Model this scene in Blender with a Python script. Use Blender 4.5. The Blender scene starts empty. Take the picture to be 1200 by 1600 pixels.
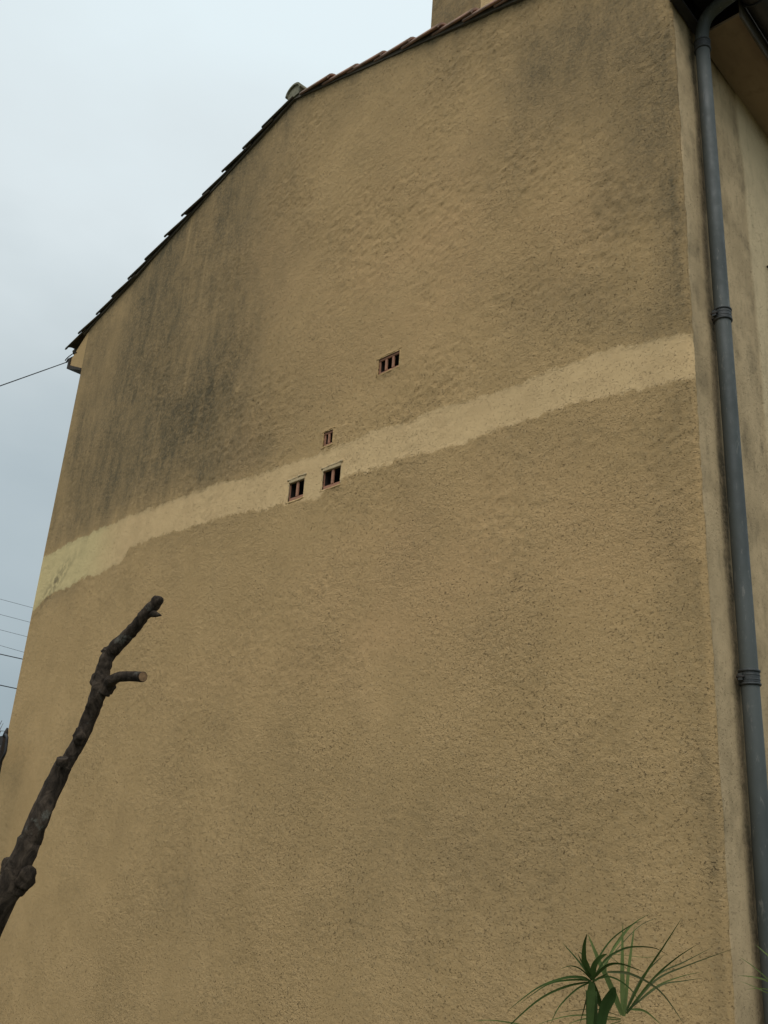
import bpy, bmesh, math, random
import numpy as np
from mathutils import Vector, Matrix

SC = bpy.context.scene
COL = SC.collection
random.seed(7)

# ------------------------------------------------------------------ camera
F = 1450.0                      # focal length in pixels of a 1200 x 1600 picture
DIST, EYE = 3.85, 1.62          # metres from the gable wall, eye height
_v = np.array([263.0, -3850.0, F]); UP = _v / np.linalg.norm(_v)
_x0, _y0, _s = 476.0, -240.0, -0.345
_t = -(UP[0]*_x0 + UP[1]*_y0 + UP[2]*F) / (UP[0] + UP[1]*_s)
_L = np.array([_x0+_t, _y0+_s*_t, F]); _L /= np.linalg.norm(_L)
NN = np.cross(UP, _L); NN /= np.linalg.norm(NN)
if NN[2] < 0: NN = -NN
XX = -_L
TOW = np.array([XX, NN, UP])    # camera (right, down, forward) -> world
CAM = np.array([0.0, -DIST, EYE])
cam_d = bpy.data.cameras.new('camera'); cam = bpy.data.objects.new('camera', cam_d); COL.objects.link(cam)
cx, cy, cz = TOW @ [1, 0, 0], TOW @ [0, -1, 0], TOW @ [0, 0, -1]
cam.matrix_world = Matrix(((cx[0], cy[0], cz[0], CAM[0]), (cx[1], cy[1], cz[1], CAM[1]), (cx[2], cy[2], cz[2], CAM[2]), (0, 0, 0, 1)))
cam_d.sensor_fit = 'VERTICAL'; cam_d.sensor_height = 24.0; cam_d.sensor_width = 18.0
cam_d.lens = F / 1600 * 24.0
cam_d.clip_start = 0.05; cam_d.clip_end = 2000
SC.camera = cam

# ------------------------------------------------------------------ light and sky
SUN_EL, SUN_AZ = 52.0, 38.0     # azimuth from -Y towards +X
w = bpy.data.worlds.new('World'); SC.world = w; w.use_nodes = True
nt = w.node_tree; nt.nodes.clear()
def wn(t, **k):
    n = nt.nodes.new(t)
    for a, b in k.items(): setattr(n, a, b)
    return n
out = wn('ShaderNodeOutputWorld'); bg = wn('ShaderNodeBackground'); bg.inputs['Strength'].default_value = 0.1
sky = wn('ShaderNodeTexSky', sky_type='NISHITA', sun_disc=False)
sky.sun_elevation = math.radians(SUN_EL); sky.sun_rotation = math.radians(180 - SUN_AZ)
sky.air_density = 1.6; sky.dust_density = 3.0
tc = wn('ShaderNodeTexCoord'); sp = wn('ShaderNodeSeparateXYZ'); nt.links.new(tc.outputs['Generated'], sp.inputs[0])
# uniform overcast deck: brighter with elevation, faint cloud forms
rmp = wn('ShaderNodeValToRGB'); cr = rmp.color_ramp
cr.elements[0].position = 0.0; cr.elements[0].color = (.31, .385, .435, 1)
cr.elements[1].position = 1.0; cr.elements[1].color = (.84, .95, 1.0, 1)
for p, c in ((.12, (.35, .43, .475)), (.30, (.46, .54, .58)), (.45, (.585, .66, .69)), (.58, (.73, .81, .84)), (.72, (.80, .91, .95))):
    e = cr.elements.new(p); e.color = (*c, 1)
nz = wn('ShaderNodeTexNoise'); nz.inputs['Scale'].default_value = 1.7; nz.inputs['Detail'].default_value = 5; nz.inputs['Roughness'].default_value = .5
mp = wn('ShaderNodeMapping'); mp.inputs['Scale'].default_value = (1, 1, 2.2); mp.inputs['Location'].default_value = (3.3, 1.2, .4)
nt.links.new(tc.outputs['Generated'], mp.inputs[0]); nt.links.new(mp.outputs[0], nz.inputs['Vector'])
m1 = wn('ShaderNodeMath', operation='MULTIPLY_ADD'); m1.inputs[1].default_value = .55; m1.inputs[2].default_value = -.275
nt.links.new(nz.outputs['Fac'], m1.inputs[0])
m2 = wn('ShaderNodeMath', operation='ADD'); nt.links.new(sp.outputs['Z'], m2.inputs[0]); nt.links.new(m1.outputs[0], m2.inputs[1])
nt.links.new(m2.outputs[0], rmp.inputs[0])
sc10 = wn('ShaderNodeVectorMath', operation='SCALE'); sc10.inputs['Scale'].default_value = 10.0
nt.links.new(rmp.outputs[0], sc10.inputs[0])
mx = wn('ShaderNodeMixRGB'); mx.inputs[0].default_value = .96
nt.links.new(sky.outputs[0], mx.inputs[1]); nt.links.new(sc10.outputs[0], mx.inputs[2])
nt.links.new(mx.outputs[0], bg.inputs[0]); nt.links.new(bg.outputs[0], out.inputs[0])

sd = bpy.data.lights.new('sun', 'SUN'); so = bpy.data.objects.new('sun', sd); COL.objects.link(so)
sd.energy = 1.2; sd.angle = math.radians(40); sd.color = (1.0, .965, .91)
ca, sa = math.cos(math.radians(SUN_EL)), math.sin(math.radians(SUN_EL))
sdir = Vector((ca*math.sin(math.radians(SUN_AZ)), -ca*math.cos(math.radians(SUN_AZ)), sa))
so.rotation_euler = sdir.to_track_quat('Z', 'Y').to_euler(); so.location = (3, -6, 12)
SC.view_settings.view_transform = 'Standard'; SC.view_settings.look = 'None'
SC.view_settings.exposure = 0.0; SC.view_settings.gamma = 1.0; SC.view_settings.use_curve_mapping = False

# ------------------------------------------------------------------ measuring the place
def ray(p):
    r = TOW @ np.array([p[0]-600.0, p[1]-800.0, F]); return r
def on_plane(p, point, normal):
    r = ray(p); n = np.array(normal, float)
    return CAM + r * (((np.array(point, float)-CAM) @ n) / (r @ n))
def on_gable(p, y=0.0): return on_plane(p, (0, y, 0), (0, 1, 0))
_f = TOW @ [0, 0, 1]; HV = np.array([_f[0], _f[1], 0]); HV /= np.linalg.norm(HV)
def at_range(p, d): return on_plane(p, CAM + HV*d, HV)   # on an upright plane d metres away

XC = float(np.mean([on_gable((1048, 0))[0], on_gable((1134, 1400))[0]]))        # near corner
XL = float(np.mean([on_gable((127, 578))[0], on_gable((12.8, 1141))[0]]))       # far corner
RIDGE = on_gable((462, 156)); XR, ZR = float(RIDGE[0]), float(RIDGE[2])
eL = on_gable((106, 553)); SL = (ZR - eL[2]) / (XR - eL[0])                      # roof pitches
eR = on_gable((809, 3)); SR = (ZR - eR[2]) / (eR[0] - XR)
ZS = float(on_gable((1050, 3))[2])                                               # eave soffit on the near side
YB = 8.5                                                                         # back of the house
_p = np.array([1200.0, 220.0]); _r = ray(_p); _q = CAM + _r*((ZS-EYE)/_r[2])
SD = np.array([_q[0]-XC, _q[1]]); SD /= np.linalg.norm(SD)                       # side wall direction
SNM = np.array([SD[1], -SD[0]])                                                  # its outward normal
print('XC', XC, 'XL', XL, 'ridge', XR, ZR, 'pitch', SL, SR, 'ZS', ZS, 'side', SD, 'hv', HV)
def on_side(p, off=0.0):
    return on_plane(p, (XC + SNM[0]*off, SNM[1]*off, 0), (SNM[0], SNM[1], 0))
def side_uv(P): return (P[0]-XC)*SD[0] + P[1]*SD[1]
def side_pt(s, off, z): return (XC + SD[0]*s + SNM[0]*off, SD[1]*s + SNM[1]*off, z)

# ------------------------------------------------------------------ noise
_rs = np.random.RandomState(11); _perm = _rs.permutation(512); _ang = _rs.rand(512)*2*np.pi
def perlin(x, y, seed=0):
    xi = np.floor(x).astype(int); yi = np.floor(y).astype(int); xf = x-xi; yf = y-yi
    u = xf*xf*xf*(xf*(xf*6-15)+10); v = yf*yf*yf*(yf*(yf*6-15)+10)
    def g(ix, iy, dx, dy):
        h = _perm[(_perm[(ix+seed*37) & 511] + iy) & 511]; a = _ang[h]
        return np.cos(a)*dx + np.sin(a)*dy
    a = g(xi, yi, xf, yf); b = g(xi+1, yi, xf-1, yf); c = g(xi, yi+1, xf, yf-1); d = g(xi+1, yi+1, xf-1, yf-1)
    return ((a*(1-u)+b*u)*(1-v) + (c*(1-u)+d*u)*v) * 1.5
def fbm(x, y, o=4, seed=0, r=.5):
    s = 0; a = 1; t = 0
    for k in range(o):
        s = s + a*perlin(x*2**k, y*2**k, seed+k); t += a; a *= r
    return s/t
def sst(a, b, x):
    t = np.clip((x-a)/(b-a), 0, 1); return t*t*(3-2*t)

# ------------------------------------------------------------------ materials
class Mat:
    def __init__(s, name):
        s.m = bpy.data.materials.new(name); s.m.use_nodes = True; s.t = s.m.node_tree; s.t.nodes.clear()
        s.o = s.n('ShaderNodeOutputMaterial'); s.b = s.n('ShaderNodeBsdfPrincipled'); s.l(s.b.outputs[0], s.o.inputs[0])
        s.tc = s.n('ShaderNodeTexCoord')
    def n(s, t, **k):
        n = s.t.nodes.new(t)
        for a, b in k.items(): setattr(n, a, b)
        return n
    def l(s, a, b): s.t.links.new(a, b)
    def setin(s, sock, v):
        if hasattr(v, 'is_linked') or hasattr(v, 'links'): s.l(v, sock)
        elif isinstance(v, (tuple, list)): sock.default_value = (*v, 1) if len(v) == 3 and sock.type == 'RGBA' else v
        else: sock.default_value = v
    def co(s, scale=(1, 1, 1), rot=(0, 0, 0), loc=(0, 0, 0)):
        m = s.n('ShaderNodeMapping'); m.inputs['Scale'].default_value = scale; m.inputs['Rotation'].default_value = rot
        m.inputs['Location'].default_value = loc; s.l(s.tc.outputs['Object'], m.inputs[0]); return m.outputs[0]
    def noise(s, scale, detail=4, rough=.55, vec=None, dist=0.0):
        n = s.n('ShaderNodeTexNoise'); n.inputs['Scale'].default_value = scale; n.inputs['Detail'].default_value = detail
        n.inputs['Roughness'].default_value = rough; n.inputs['Distortion'].default_value = dist
        s.l(vec if vec else s.tc.outputs['Object'], n.inputs['Vector']); return n.outputs['Fac']
    def vor(s, scale, vec=None, feature='F1'):
        n = s.n('ShaderNodeTexVoronoi', feature=feature); n.inputs['Scale'].default_value = scale
        s.l(vec if vec else s.tc.outputs['Object'], n.inputs['Vector']); return n.outputs['Distance']
    def ma(s, op, a, b=0.0, c=0.0, clamp=False):
        n = s.n('ShaderNodeMath', operation=op, use_clamp=clamp)
        s.setin(n.inputs[0], a); s.setin(n.inputs[1], b)
        if len(n.inputs) > 2: s.setin(n.inputs[2], c)
        return n.outputs[0]
    def mr(s, v, a, b, c=0.0, d=1.0):
        n = s.n('ShaderNodeMapRange', interpolation_type='SMOOTHSTEP'); s.setin(n.inputs[0], v)
        for i, q in enumerate((a, b, c, d)): s.setin(n.inputs[i+1], q)
        return n.outputs[0]
    def mix(s, f, a, b, mode='MIX'):
        n = s.n('ShaderNodeMixRGB', blend_type=mode); s.setin(n.inputs[0], f); s.setin(n.inputs[1], a); s.setin(n.inputs[2], b)
        return n.outputs[0]
    def bump(s, h, strength=1.0, dist=.01, prev=None):
        n = s.n('ShaderNodeBump'); n.inputs['Strength'].default_value = strength; n.inputs['Distance'].default_value = dist
        s.l(h, n.inputs['Height'])
        if prev: s.l(prev, n.inputs['Normal'])
        return n.outputs[0]
    def fin(s, col, rough=.8, nrm=None, metal=0.0, spec=.3):
        s.setin(s.b.inputs['Base Color'], col); s.setin(s.b.inputs['Roughness'], rough); s.b.inputs['Metallic'].default_value = metal
        s.b.inputs['Specular IOR Level'].default_value = spec
        if nrm: s.l(nrm, s.b.inputs['Normal'])
        return s.m

def render_material(name, side=False):
    """rough-cast lime render. Attribute 'wear_shade' = (dirt_shade, patch, warmth, smooth)"""
    M = Mat(name)
    at = M.n('ShaderNodeAttribute'); at.attribute_name = 'wear_shade'
    sp = M.n('ShaderNodeSeparateColor'); M.l(at.outputs['Color'], sp.inputs[0])
    dirt_shade, patch, warm = sp.outputs[0], sp.outputs[1], sp.outputs[2]; smooth = at.outputs['Alpha']
    # fine grain of the cast
    g1 = M.noise(42, 6, .68, dist=.15)
    g2 = M.noise(105, 3, .6)
    tr = M.noise(15, 6, .68, M.co((1.0, 1.0, 1.9), (0, math.radians(-38), 0)), .3)      # diagonal trowel drags
    gb = M.noise(5.5, 4, .6)
    amp = M.ma('MULTIPLY', M.mr(smooth, 0, 1, 1.0, .32), M.mr(M.noise(1.15, 4, .6), .36, .64, .55, 1.25))
    pm_edge = M.ma('MULTIPLY_ADD', M.noise(34, 6, .75), .15, -.075)
    pm = M.mr(M.ma('ADD', patch, pm_edge), .485, .515)
    # colours
    base = M.mix(M.mr(M.noise(2.3, 5, .6), .38, .64), (.520, .346, .162), (.585, .390, .186))
    base = M.mix(M.ma('MULTIPLY', warm, .9), base, (.610, .388, .188))
    base = M.mix(M.mr(tr, .42, .68, 0, M.ma('MULTIPLY', M.mr(M.noise(1.4, 4, .6), .40, .62), .36)), base, (.300, .212, .105))
    base = M.mix(M.mr(g1, .50, .70, 0, .34), base, (.69, .50, .275))
    # fresher patch of render
    pat = M.mix(M.mr(M.noise(6, 5, .6), .35, .68), (.76, .53, .275), (.69, .475, .245))
    pat = M.mix(M.mr(g1, .5, .72, 0, .35), pat, (.79, .58, .33))
    yl = M.n('ShaderNodeSeparateXYZ'); M.l(M.tc.outputs['Object'], yl.inputs[0])
    if not side:
        ycol = M.mr(M.ma('ADD', yl.outputs[0], M.ma('MULTIPLY', M.noise(1.2, 3), .8)), XL+1.2, XL+2.2, 1.0, 0.0)
        pat = M.mix(ycol, pat, (.73, .575, .29))
        yedge = M.mr(yl.outputs[0], XL, XL+.5, 1, 0)
    col = M.mix(pm, base, pat)
    if side:
        fl = M.mix(M.mr(M.noise(3.5, 5, .6), .35, .66), (.60, .44, .255), (.48, .35, .20))
        fl = M.mix(warm, fl, (.70, .54, .325))
        col = M.mix(smooth, col, fl)
    # soft dark weathering plus painted shade, granular
    dn = M.ma('MULTIPLY', dirt_shade, M.mr(M.ma('ADD', M.ma('MULTIPLY', M.noise(9, 7, .75, M.co((1, 1, .45))), .5), M.ma('MULTIPLY', g1, .5)), .33, .66, .5, 1.2), clamp=True)
    col = M.mix(dn, col, (.145, .115, .068))
    # pits in the cast, grime and hollow shading painted dark, clustered
    pit = M.mr(M.noise(70, 5, .75, M.co((1, 1, 1.35), (0, math.radians(-28), 0)), .2), .585, .645)
    cl = M.mr(M.noise(3.1, 5, .65), .42, .64, .12, 1.0)
    pf = M.ma('MULTIPLY', M.ma('MULTIPLY', pit, cl), (.55 if side else M.mr(amp, .2, 1.0, .12, .78)), clamp=True)
    col = M.mix(pf, col, (.100, .076, .042))
    pit2 = M.mr(M.noise(34 if side else 26, 5, .75, M.co((1, 1, 1.7), (0, math.radians(-50), 0)), .5), .655, .71)
    col = M.mix(M.ma('MULTIPLY', pit2, M.ma('MULTIPLY', cl, .75)), col, (.085, .066, .038))
    h = M.ma('ADD', M.ma('MULTIPLY', g1, .5), M.ma('MULTIPLY', g2, .22))
    h = M.ma('ADD', h, M.ma('MULTIPLY', tr, .45))
    h = M.ma('ADD', h, M.ma('MULTIPLY', M.noise(230, 2, .6), .12))
    h = M.ma('SUBTRACT', h, M.ma('MULTIPLY', pit, .45))
    h = M.ma('MULTIPLY', h, amp)
    nb = M.bump(h, 1.0, .016)
    return M.fin(col, .93, nb, spec=.15)

M_WALL = render_material('weathered_render')
M_SIDE = render_material('side_render', True)

def simple(name, c1, c2, scale=8, rough=.7, bump=.3, bscale=60, metal=0, spec=.3, dist=.004, stretch=(1, 1, 1)):
    M = Mat(name)
    c = M.mix(M.mr(M.noise(scale, 5, .6, M.co(stretch)), .35, .68), c1, c2)
    c = M.mix(M.mr(M.noise(scale*5.3, 4, .65), .52, .72, 0, .4), c, tuple(q*.55 for q in c1))
    nb = M.bump(M.noise(bscale, 4, .6, M.co(stretch)), bump, dist)
    return M.fin(c, rough, nb, metal, spec)
M_TILE = simple('terracotta_tile', (.50, .28, .20), (.30, .20, .145), 6, .85, .5, 70)
M_TILE_DARK = simple('dark_tile', (.125, .105, .075), (.085, .07, .052), 9, .9, .6, 60)  # darker, browner tile used on the left slope
M_RIDGE = simple('mossy_ridge_tile', (.27, .25, .17), (.17, .16, .11), 14, .9, .6, 60)
M_MORTAR = simple('verge_mortar', (.10, .085, .065), (.15, .125, .09), 9, .95, .8, 60)
M_PALE = simple('pale_mortar', (.60, .46, .27), (.50, .37, .21), 18, .95, .6, 120)
M_BRICK = simple('hollow_brick', (.46, .225, .14), (.38, .195, .125), 22, .9, .5, 140)
M_DARK = simple('cavity_shade', (.035, .027, .022), (.022, .018, .016), 12, .95, .3, 60)  # near-black lining that paints in the darkness of the vent cavities
M_PIPE = Mat('grey_pipe')
_c = M_PIPE.mix(M_PIPE.mr(M_PIPE.noise(2.2, 5, .6, M_PIPE.co((1, 1, .5))), .35, .68), (.055, .064, .061), (.092, .101, .095))
_c = M_PIPE.mix(M_PIPE.mr(M_PIPE.noise(46, 4, .7, M_PIPE.co((1, 1, .25))), .58, .70, 0, .6), _c, (.21, .20, .175))
_c = M_PIPE.mix(M_PIPE.mr(M_PIPE.noise(7, 5, .7, M_PIPE.co((1, 1, .2))), .52, .66, 0, .65), _c, (.06, .066, .066))
M_PIPE = M_PIPE.fin(_c, M_PIPE.mr(M_PIPE.noise(14, 4), .3, .7, .50, .68), M_PIPE.bump(M_PIPE.noise(18, 4), .25, .004), 0, .5)
M_COLLAR = simple('dark_collar', (.035, .04, .042), (.05, .052, .05), 18, .55, .3, 90, spec=.5)
M_SOFFIT = simple('brown_soffit_board', (.40, .28, .18), (.22, .15, .10), 2.2, .8, .5, 40, stretch=(1, .3, 1))
M_SOFFPALE = simple('flaking_soffit_paint', (.16, .14, .09), (.12, .105, .07), 5, .85, .4, 60)
M_FASCIA = simple('fascia_board', (.17, .14, .11), (.12, .10, .08), 4, .8, .4, 50)
M_GUTTER = simple('eave_shade', (.030, .028, .030), (.045, .040, .040), 5, .5, .2, 40, spec=.5)
M_EAVE = simple('old_eave_timber', (.045, .036, .028), (.075, .062, .048), 7, .9, .6, 60)
M_WIRE = simple('black_cable', (.02, .02, .022), (.035, .035, .038), 5, .6, .1, 50)
M_GRND = simple('garden_soil', (.085, .075, .045), (.045, .055, .025), 1.2, .95, .8, 14, dist=.03)
M_IRON = simple('dark_iron', (.03, .026, .024), (.05, .035, .028), 12, .7, .4, 80, spec=.4)
M_CUT = simple('cut_wood', (.34, .20, .10), (.20, .12, .065), 60, .85, .5, 160)
# bark
_B = Mat('rough_bark')
b1 = _B.noise(26, 6, .7, _B.co((1, 1, .55)), 1.2); b2 = _B.vor(34, _B.co((1, 1, .5)))
_c = _B.mix(_B.mr(b1, .38, .66), (.030, .022, .016), (.085, .062, .044))
_c = _B.mix(_B.mr(_B.noise(11, 5, .7), .57, .68, 0, .8), _c, (.15, .145, .12))
_c = _B.mix(_B.mr(b2, .0, .25, .7, 0), _c, (.014, .011, .009))
M_BARK = _B.fin(_c, .93, _B.bump(_B.ma('ADD', b1, _B.ma('MULTIPLY', b2, .8)), 1.0, .012), spec=.2)
def leafmat(name, c1, c2, tr):
    M = Mat(name)
    c = M.mix(M.mr(M.noise(14, 3), .35, .65), c1, c2)
    M.fin(c, .7, M.bump(M.noise(90, 2, .5, M.co((1, 1, .2))), .2, .002), spec=.15)
    t = M.n('ShaderNodeBsdfTranslucent'); M.l(c, t.inputs[0])
    a = M.n('ShaderNodeMixShader'); a.inputs[0].default_value = tr
    M.l(M.b.outputs[0], a.inputs[1]); M.l(t.outputs[0], a.inputs[2]); M.l(a.outputs[0], M.o.inputs[0])
    return M.m
M_LEAFD = leafmat('dark_leaf', (.032, .055, .012), (.050, .082, .018), .2)
M_LEAFG = leafmat('fresh_leaf', (.048, .085, .024), (.062, .105, .03), .25)
M_LEAFP = leafmat('pale_leaf', (.115, .155, .048), (.15, .19, .06), .35)
M_LEAFO = leafmat('olive_leaf', (.085, .10, .040), (.115, .13, .055), .3)

# ------------------------------------------------------------------ object helpers
def tag(o, label=None, cat=None, group=None, kind=None):
    if label: o['label'] = label
    if cat: o['category'] = cat
    if group: o['group'] = group
    if kind: o['kind'] = kind
    return o
def empty(name, loc, label, cat, group=None):
    o = bpy.data.objects.new(name, None); COL.objects.link(o); o.location = loc; o.empty_display_size = .2
    return tag(o, label, cat, group)
def link(name, me, parent=None, mat=None, smooth=False):
    o = bpy.data.objects.new(name, me); COL.objects.link(o)
    if mat and not me.materials: me.materials.append(mat)
    if smooth: me.polygons.foreach_set('use_smooth', [True]*len(me.polygons))
    if parent: adopt(o, parent)
    return o
def world_of(o):
    return (world_of(o.parent) @ o.matrix_parent_inverse @ o.matrix_basis) if o.parent else o.matrix_basis.copy()
def adopt(o, parent):
    o.parent = parent; o.matrix_parent_inverse = world_of(parent).inverted()
def mesh(name, verts, faces, parent=None, mat=None, smooth=False):
    me = bpy.data.meshes.new(name); me.from_pydata([tuple(map(float, v)) for v in verts], [], faces); me.update()
    return link(name, me, parent, mat, smooth)
def hexa(c8):  # 8 corners: bottom 4 ccw, top 4 ccw
    return list(c8), [(3, 2, 1, 0), (4, 5, 6, 7), (0, 1, 5, 4), (1, 2, 6, 5), (2, 3, 7, 6), (3, 0, 4, 7)]
def box(name, a, b, parent=None, mat=None, bevel=0.0):
    (x0, y0, z0), (x1, y1, z1) = a, b
    v, f = hexa([(x0, y0, z0), (x1, y0, z0), (x1, y1, z0), (x0, y1, z0), (x0, y0, z1), (x1, y0, z1), (x1, y1, z1), (x0, y1, z1)])
    o = mesh(name, v, f, parent, mat)
    if bevel:
        bm = bmesh.new(); bm.from_mesh(o.data)
        bmesh.ops.bevel(bm, geom=bm.edges[:], offset=bevel, segments=2, affect='EDGES'); bm.to_mesh(o.data); bm.free()
    return o
def slab_poly(name, pts2, y0, y1, parent, mat):   # polygon in XZ pushed along Y
    n = len(pts2); v = [(x, y0, z) for x, z in pts2] + [(x, y1, z) for x, z in pts2]
    f = [tuple(range(n)), tuple(range(2*n-1, n-1, -1))] + [(i, i+n, (i+1) % n+n, (i+1) % n) for i in range(n)]
    o = mesh(name, v, f, parent, mat)
    bm = bmesh.new(); bm.from_mesh(o.data); bmesh.ops.recalc_face_normals(bm, faces=bm.faces[:]); bm.to_mesh(o.data); bm.free()
    return o
def frames(P):
    P = [Vector(p) for p in P]; T = []
    for i in range(len(P)):
        t = (P[min(i+1, len(P)-1)] - P[max(i-1, 0)]); T.append(t.normalized())
    n = T[0].orthogonal().normalized(); out = []
    for i, t in enumerate(T):
        n = (n - t*n.dot(t)).normalized(); out.append((P[i], t, n, t.cross(n)))
    return out
def catmull(P, k=6):
    P = [np.array(p, float) for p in P]; Q = []
    for i in range(len(P)-1):
        a, b, c, d = P[max(i-1, 0)], P[i], P[i+1], P[min(i+2, len(P)-1)]
        for j in range(k):
            t = j/k
            Q.append(.5*((2*b)+(-a+c)*t+(2*a-5*b+4*c-d)*t*t+(-a+3*b-3*c+d)*t**3))
    Q.append(P[-1]); return Q
def tube_data(P, R, seg=12, caps=True, rough=0.0, seed=0):
    fr = frames(P); v = []; f = []
    for i, (p, t, n, b) in enumerate(fr):
        r = R[i] if hasattr(R, '__len__') else R
        for j in range(seg):
            a = 2*math.pi*j/seg
            rr = r
            if rough:
                rr = r*(1 + rough*float(fbm(np.array([i*.22+seed]), np.array([j*.55 if j < seg/2 else (seg-j)*.55+7.3]), 3, seed)[0]))
            v.append(p + (n*math.cos(a)+b*math.sin(a))*rr)
    for i in range(len(fr)-1):
        for j in range(seg):
            k = (j+1) % seg; f.append((i*seg+j, i*seg+k, (i+1)*seg+k, (i+1)*seg+j))
    if caps: f += [tuple(range(seg-1, -1, -1)), tuple(range((len(fr)-1)*seg, len(fr)*seg))]
    return v, f
def tube(name, P, R, parent=None, mat=None, seg=12, smooth=True, rough=0.0, seed=0):
    v, f = tube_data(P, R, seg, True, rough, seed)
    o = mesh(name, v, f, parent, mat, smooth); return o

# ------------------------------------------------------------------ ground
gn = 60; gx = np.concatenate([np.linspace(-900, -20, 12), np.linspace(-18, 12, 60), np.linspace(14, 900, 12)])
gv = []; 
for yy in gx+3:
    for xx in gx:
        gv.append((xx, yy, .0))
n_ = len(gx); zz = fbm(np.array([v[0] for v in gv])*.6, np.array([v[1] for v in gv])*.6, 3, 5)*.05 - .03
gv = [(a, b, float(z)) for (a, b, _), z in zip(gv, zz)]
g = mesh('ground', gv, [(i*n_+j, i*n_+j+1, (i+1)*n_+j+1, (i+1)*n_+j) for i in range(n_-1) for j in range(n_-1)], None, M_GRND, True)
tag(g, kind='structure')

# ------------------------------------------------------------------ house
house = empty('house', ((XC+XL)/2, YB/2, 0), 'tall ochre roughcast house with a bare gable wall, tiled roof and grey downpipe', 'house')
def zroof(x):            # underside of the verge on the gable
    return np.where(x < XR, ZR - SL*(XR-x), ZR - SR*(x-XR))

# vents measured on the wall
def quad_rect(TL, TR, BR, BL):
    P = [on_gable(q) for q in (TL, TR, BR, BL)]
    return ((P[0][0]+P[3][0])/2, (P[1][0]+P[2][0])/2, (P[2][2]+P[3][2])/2, (P[0][2]+P[1][2])/2)
VENTS = [
    (quad_rect((591.5, 560.5), (624, 549), (623, 572.5), (590.5, 584.5)), 3, 'upper terracotta vent with three slots'),
    (quad_rect((505.5, 676.5), (520, 671), (519, 692.5), (504.5, 697.5)), 2, 'smallest terracotta vent just above the pale band'),
    (quad_rect((452, 751), (476, 744.5), (473.5, 777), (449.8, 783.5)), 2, 'left vent of the pair cut into the pale band'),
    (quad_rect((505.5, 732.5), (533, 723.5), (530.5, 757), (502.5, 765)), 2, 'right vent of the pair cut into the pale band'),
]
for v in VENTS: print('vent', [round(float(q), 3) for q in v[0]], 'w,h', round(float(v[0][1]-v[0][0]), 3), round(float(v[0][3]-v[0][2]), 3))

def axis(a, b, step, keys):
    g = list(np.arange(a, b, step)) + [b]
    g = [q for q in g if all(abs(q-k) > step*.55 for k in keys) or q in (a, b)]
    return np.array(sorted(set(g + list(keys))))
kx = [q for v in VENTS for q in v[0][:2]]; kz = [q for v in VENTS for q in v[0][2:]]
CR = .022                                    # rounding of the near corner
xs = axis(XL, XC-CR, .0150, kx)
xs = np.concatenate([xs, XC-CR+CR*np.sin(np.linspace(0, math.pi/2, 7))[1:]])
zs = np.concatenate([np.array([-.3, .3, .7]), axis(.95, ZR+.02, .0150, kz)])
X, Z = np.meshgrid(xs, zs)
top = zroof(X); over = Z > top; Zc = np.minimum(Z, top)
def tow(poly):
    P = np.array([on_gable(q) for q in poly]); i = np.argsort(P[:, 0]); return P[i, 0], P[i, 2]
tx, tz = tow([(72, 868), (130, 838), (200, 808), (262, 785), (340, 755), (400, 742), (470, 718), (520, 700), (600, 668), (680, 640), (790, 605), (860, 582), (940, 553), (1020, 532), (1078, 522)])
bx_, bz_ = tow([(52, 955), (75, 930), (120, 910), (160, 893), (190, 880), (203, 855), (250, 838), (300, 822), (380, 800), (440, 790), (500, 775), (540, 744), (590, 729), (640, 713), (720, 695), (800, 660), (860, 642), (930, 622), (1000, 610), (1080, 590)])
ZT = np.interp(X, tx, tz); ZB = np.interp(X, bx_, bz_)
edge = fbm(X*3.2, Z*3.2, 4, 21)*.06 + fbm(X*14, Z*14, 3, 22)*.06
sdist = np.minimum(ZT - Zc, Zc - ZB)
PATCH = np.clip(.5 + (sdist + edge*.55)*1.6, 0, 1)
# grime with some painted shade: list of measured weather marks (pixel, half width, half height in m, strength)
DIRT_SHADE = np.zeros_like(X)
nzs = fbm(X*1.5, Zc*.62, 5, 3); nzf = fbm(X*5.5, Zc*2.2, 4, 9)
marks = [((372, 330), .42, .55, .34), ((352, 300), .30, .35, .16), ((350, 545), .40, .80, .20), ((330, 660), .60, .60, .30), ((270, 660), .45, .45, .22), ((335, 740), .6, .20, .30),
         ((175, 765), .60, .5, .20), ((240, 500), .8, .9, .20), ((240, 600), 1.6, 1.1, .30), ((120, 760), 1.2, .9, .26), ((180, 560), .9, .7, .20), ((250, 420), .8, .5, .22),
         ((850, 100), .40, .34, .30), ((990, 60), .50, .45, .42), ((1030, 190), .32, .50, .40), ((900, 30), .70, .35, .30), ((930, 490), .22, .20, .30), ((1040, 500), .2, .24, .30), ((860, 200), .5, .4, .18),
         ((1055, 380), .10, .6, .34), ((1000, 320), .40, .5, .24), ((850, 480), .26, .20, .20), ((560, 560), .4, .4, .05), ((400, 230), .45, .4, .22), ((560, 150), .5, .2, .20), ((700, 110), .6, .3, .18),
         ((300, 1400), .45, .22, .16), ((820, 700), .45, .16, .12), ((950, 740), .4, .25, .06), ((700, 1350), 1.2, .28, .08),
         ((1060, 900), .10, .5, .16), ((1110, 1250), .07, .4, .24), ((1040, 700), .14, .3, .2), ((780, 1350), .8, .4, .12)]
for p, sx, sz, s in marks:
    q = on_gable(p); wx = (X-q[0])/sx + nzs*1.1 + nzf*.35; wz = (Zc-q[2])/sz + nzf*.7
    DIRT_SHADE += s*np.exp(-(wx*wx+wz*wz)*.8)
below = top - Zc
DIRT_SHADE += .60*np.exp(-below/.10)*(.55+.9*(fbm(X*2.4, Zc*.3, 3, 31)+.3)).clip(0, 1.2)
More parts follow.
